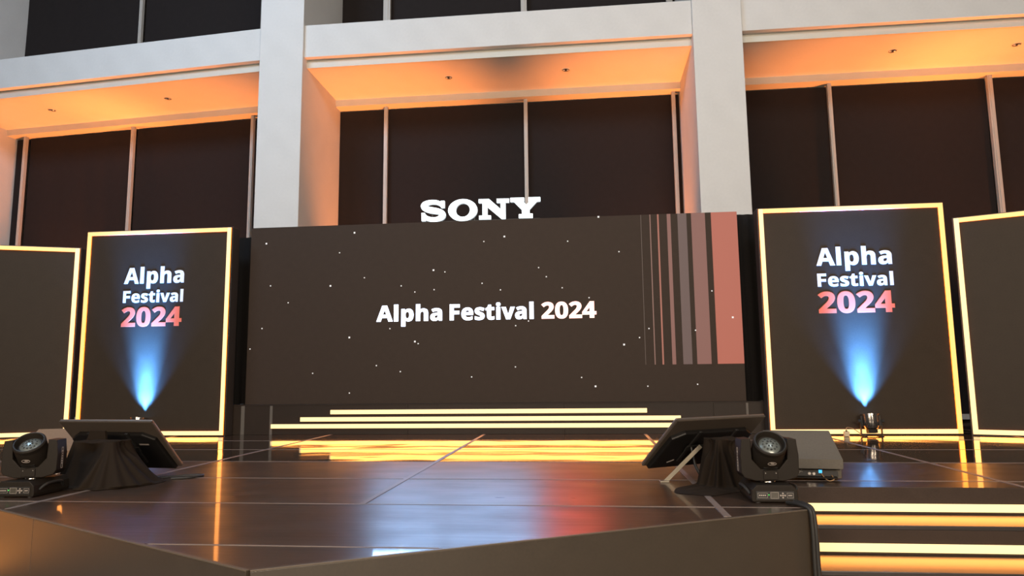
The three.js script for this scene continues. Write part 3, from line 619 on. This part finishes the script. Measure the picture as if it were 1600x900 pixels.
{ // perforated angle-iron brace propping the right monitor
  const t = thing('brace', 'perforated metal brace slanting from the right monitor to the floor', 'brace', [2.20, 0, 4.93]);
  const dir = new THREE.Vector3(0.30, 0.29, -0.02), L = dir.length();
  const sh = new THREE.Shape([new THREE.Vector2(-0.016, 0), new THREE.Vector2(0.016, 0), new THREE.Vector2(0.016, L), new THREE.Vector2(-0.016, L)]);
  for (let i = 0; i < 11; i++) { const p = new THREE.Path(); p.absellipse(0, 0.03 + i * (L - 0.05) / 11, 0.006, 0.009, 0, 6.2832); sh.holes.push(p); }
  const g = new THREE.ExtrudeGeometry(sh, { depth: 0.003, bevelEnabled: false }); g.rotateZ(-Math.atan2(dir.x, dir.y));
  part('perforated_strip', g, M.metal, t);
  part('foot_plate', box(-0.045, 0.03, 0, 0.012, -0.03, 0.05, 0.003), M.metal, t);
}

// cloth thrown over a monitor's stand: falls from a small flat top, gathers in folds and spreads on the floor
function drapeOver(label, pos, turn, hw, hd, top, opts) {
  const nt = 300, nr = 46, pos_ = [], idx = [];
  const rect = (a) => { const c = Math.cos(a), s = Math.sin(a), k = 1 / Math.pow(Math.pow(Math.abs(c), 7) + Math.pow(Math.abs(s), 7), 1 / 7); return [c * k, s * k]; };
  for (let j = 0; j <= nr; j++) for (let i = 0; i <= nt; i++) {
    const a = i / nt * Math.PI * 2, [rx, rz] = rect(a), t = j / nr;
    const corner = Math.pow(Math.abs(Math.sin(2 * a)), 1.5);
    let x, y, z;
    let fold = -0.35;                   // ridges that start at the stand's corners and run down to the floor
    for (const [a0, a1, w, h] of opts.ridges) { let da = a * 180 / Math.PI - (a0 + (a1 - a0) * Math.pow(t, 0.8)); da -= 360 * Math.round(da / 360); const ww = w * (0.55 + 0.6 * t); fold += h * Math.exp(-da * da / (ww * ww)); }
    if (t < 0.12) { const k = t / 0.12; x = rx * hw * k; z = rz * hd * k; y = top - 0.012 * k * k - 0.02 * (1 - corner) * k * Math.abs(Math.sin(a)); }
    else if (t < 0.82) {
      const k = (t - 0.12) / 0.7, fl = opts.flare * Math.pow(k, 1.35);
      const side = 0.5 + 0.5 * Math.cos(a - (opts.lean || 0));
      const amp = 0.075 * Math.pow(k, 0.7) * (0.35 + 0.65 * (1 - 0.5 * corner));
      const ext = fl * (opts.floor + opts.bias * side) + fold * amp;
      const sag = 0.055 * Math.sin(Math.min(1, k * 2.2) * Math.PI) * (1 - corner) * (1 - k) ;
      const nx = Math.cos(a), nz = Math.sin(a);
      x = rx * hw + nx * (ext - sag); z = rz * hd + nz * (ext - sag);
      y = (top - 0.012) * (1 - k) + 0.014 + 0.01 * fold * k * k - 0.02 * (1 - corner) * Math.abs(Math.sin(a)) * (1 - k);
    } else {
      const k = (t - 0.82) / 0.18, side = 0.5 + 0.5 * Math.cos(a - (opts.tail || 0)), fl = opts.flare;
      const spread = (0.03 + 0.05 * noise.noise(Math.cos(a) * 2, Math.sin(a) * 2, opts.seed) + opts.tailLen * Math.pow(side, 8)) * k;
      const ext = fl * (opts.floor + opts.bias * (0.5 + 0.5 * Math.cos(a - (opts.lean || 0)))) + fold * 0.075 * (0.35 + 0.65 * (1 - 0.5 * corner)) * (1 - 0.4 * k) + spread;
      x = rx * hw + Math.cos(a) * ext; z = rz * hd + Math.sin(a) * ext;
      y = Math.max(0.003, 0.014 + 0.01 * fold * (1 - k) - 0.011 * k + 0.016 * Math.max(0, noise.noise(x * 13, z * 13, opts.seed)) * Math.sin(k * Math.PI));
    }
    pos_.push(x, y, z);
  }
  for (let j = 0; j < nr; j++) for (let i = 0; i < nt; i++) { const p = j * (nt + 1) + i; idx.push(p, p + 1, p + nt + 1, p + 1, p + nt + 2, p + nt + 1); }
  const g = new THREE.BufferGeometry(); g.setAttribute('position', new THREE.Float32BufferAttribute(pos_, 3)); g.setIndex(idx); g.computeVertexNormals();
  metreUV(g);
  const m = part(numbered('drape'), g, M.velvet, scene); m.position.set(...pos); m.rotation.y = turn;
  return tag(m, label, 'drape', 'black cloths over the monitor stands');
}
drapeOver('black cloth draped in folds over the left monitor\'s stand', [-2.64, 0, 5.16], R(-8), 0.215, 0.12, 0.368, { ridges: [[135, 100, 7, 1.3], [132, 138, 6, 1.2], [140, 158, 7, 0.7], [48, 74, 6, 1.4], [46, 56, 5, 1.2], [44, 36, 7, 1.2], [40, 18, 8, 1.0], [30, -2, 9, 0.9], [0, -25, 10, 0.8], [-60, -60, 14, 0.8], [185, 190, 10, 0.5], [230, 235, 12, 0.5]], seed: 1.3, flare: 0.20, floor: 0.1, bias: 1.3, lean: 0.1, tail: 2.6, tailLen: 0.10 });
drapeOver('black cloth draped over the right monitor\'s stand, trailing on the floor', [2.66, 0, 5.09], R(30), 0.14, 0.10, 0.375, { ridges: [[135, 112, 7, 1.2], [135, 140, 6, 1.2], [140, 165, 8, 1.0], [90, 88, 7, 0.9], [48, 64, 6, 1.3], [44, 40, 6, 1.1], [35, 10, 8, 1.0], [0, -20, 10, 0.8], [-60, -60, 14, 0.8], [185, 190, 10, 0.9], [230, 235, 12, 0.8]], seed: 4.1, flare: 0.11, floor: 0.5, bias: 0.4, lean: 1.2, tail: 2.75, tailLen: 0.34 });

// ================================================================= WEDGE SPEAKERS
function wedge(label, pos, turn, width, mat, lit) {
  const t = thing('wedge_speaker', label, 'speaker', pos, turn, 'wedge speakers lying at the stage front');
  const prof = extrude([[0.0, 0.03], [0.50, 0.03], [0.52, 0.11], [0.60, 0.115], [0.605, 0.178], [0.10, 0.365], [0.02, 0.35], [0, 0.3]], width, 0.008);
  prof.rotateY(-Math.PI / 2); prof.translate(width / 2, 0, -0.3);       // profile (depth, height) swept across x
  part('cabinet', prof, mat, t);
  part('connector_panel', box(-width / 2 + 0.02, width / 2 - 0.02, 0.036, 0.106, 0.2, 0.2205), M.fixtureDark, t);
  part('lower_lip', box(-width / 2 - 0.004, width / 2 - 0.03, 0.022, 0.034, 0.19, 0.262, 0.003), M.fixture, t);
  for (const [x, z] of [[-0.2, 0.15], [0.2, 0.15], [-0.2, -0.25], [0.2, -0.25]]) part('foot', cyl(0.016, 0.018, 0.026, 12).translate(x * width / 0.56, 0.013, z), M.rubber, t);
  if (lit) {
    const cpx = 0.115;
    part('status_display', box(cpx - 0.013, cpx + 0.013, 0.062, 0.098, 0.2205, 0.2225), M.blueLed, t);
    part('socket', [cyl(0.012, 0.012, 0.006, 14).rotateX(Math.PI / 2).translate(0.03, 0.056, 0.222), cyl(0.012, 0.012, 0.006, 14).rotateX(Math.PI / 2).translate(0.065, 0.056, 0.222)], M.chrome, t);
    // illegible hand-drawn mark in pale paint
    part('paint_mark', [tube([[-0.12, 0.06, 0.222], [-0.1, 0.09, 0.222], [-0.085, 0.062, 0.222], [-0.06, 0.09, 0.222], [-0.05, 0.06, 0.222], [-0.025, 0.094, 0.222]], 0.0016, 30, 5), tube([[-0.125, 0.075, 0.222], [-0.07, 0.078, 0.222], [-0.02, 0.07, 0.222]], 0.0014, 12, 5)], M.print, t);
    part('power_cable', tube([[0.12, 0.06, 0.224], [0.14, 0.03, 0.25], [0.17, 0.008, 0.275], [0.21, 0.02, 0.26], [0.2, 0.045, 0.225]], 0.004, 40, 6), M.cableTan, t);
  }
  return t;
}
wedge('grey wedge speaker behind the right moving head, blue display on its rear', [3.385, 0, 4.60], R(-8), 0.54, M.speaker, true);
wedge('wedge speaker with orange light painted into its colour, between the left moving head and the left monitor', [-3.93, 0, 4.05], R(20), 0.54, M.speakerOrangeLit, true);

// ================================================================= SMALL THINGS
tag(part('cable_bundle', [tube([[2.95, 0.016, 5.93], [2.985, 0.02, 6.02], [3.012, 0.0, 6.085], [3.02, -0.1, 6.11], [3.022, -0.35, 6.115], [3.03, -0.62, 6.12], [3.05, -0.79, 6.13]], 0.016, 60, 8), tube([[2.9, 0.013, 5.93], [2.95, 0.02, 6.05], [2.99, 0.0, 6.115], [2.998, -0.1, 6.125], [2.997, -0.35, 6.13], [3.0, -0.62, 6.135], [3.01, -0.79, 6.15]], 0.013, 60, 8)], M.cable, scene), 'black cable bundle hanging down the stage corner by the right steps', 'cable');
tag(part(numbered('cable'), tube([[5.36, 0.03, 0.6], [5.24, 0.11, 0.62], [5.16, 0.12, 0.63], [5.15, 0.075, 0.64]], 0.005, 40, 6), M.cableTan, scene), 'thin cord from the right blue floor light to its adapter', 'cord');
{
  const t = thing('power_adapter', 'small pale power adapter on the floor left of the right blue light', 'adapter', [5.15, 0, 0.64]);
  part('case', box(-0.035, 0.035, 0.0, 0.07, -0.025, 0.025, 0.008), M.adapter, t);
  part('plug', box(-0.012, 0.012, 0.07, 0.085, -0.012, 0.012, 0.003), M.fixtureDark, t);
}
// tag(part('cable', tube([[2.62, 0.009, 5.62], [2.6, 0.01, 5.5], [2.66, 0.03, 5.45], [2.70, 0.05, 5.52], [2.70, 0.05, 5.55]], 0.008, 40, 6), M.cable, scene), 'black cable looped behind the right moving head', 'cable');
tag(part(numbered('cable'), tube([[-2.96, 0.009, 5.50], [-3.02, 0.012, 5.47], [-3.1, 0.01, 5.42], [-3.2, 0.01, 5.3], [-3.4, 0.01, 5.15]], 0.008, 40, 6), M.cable, scene), 'black cable on the floor behind the left moving head', 'cable');
tag(part(numbered('cable'), tube([[-2.25, 0.008, 4.9], [-2.1, 0.008, 4.75], [-1.95, 0.01, 4.72], [-1.98, 0.009, 4.86], [-2.12, 0.008, 4.95]], 0.012, 40, 6), M.cable, scene), 'black cable loop lying right of the left monitor', 'cable');

renderer.render(scene, camera);
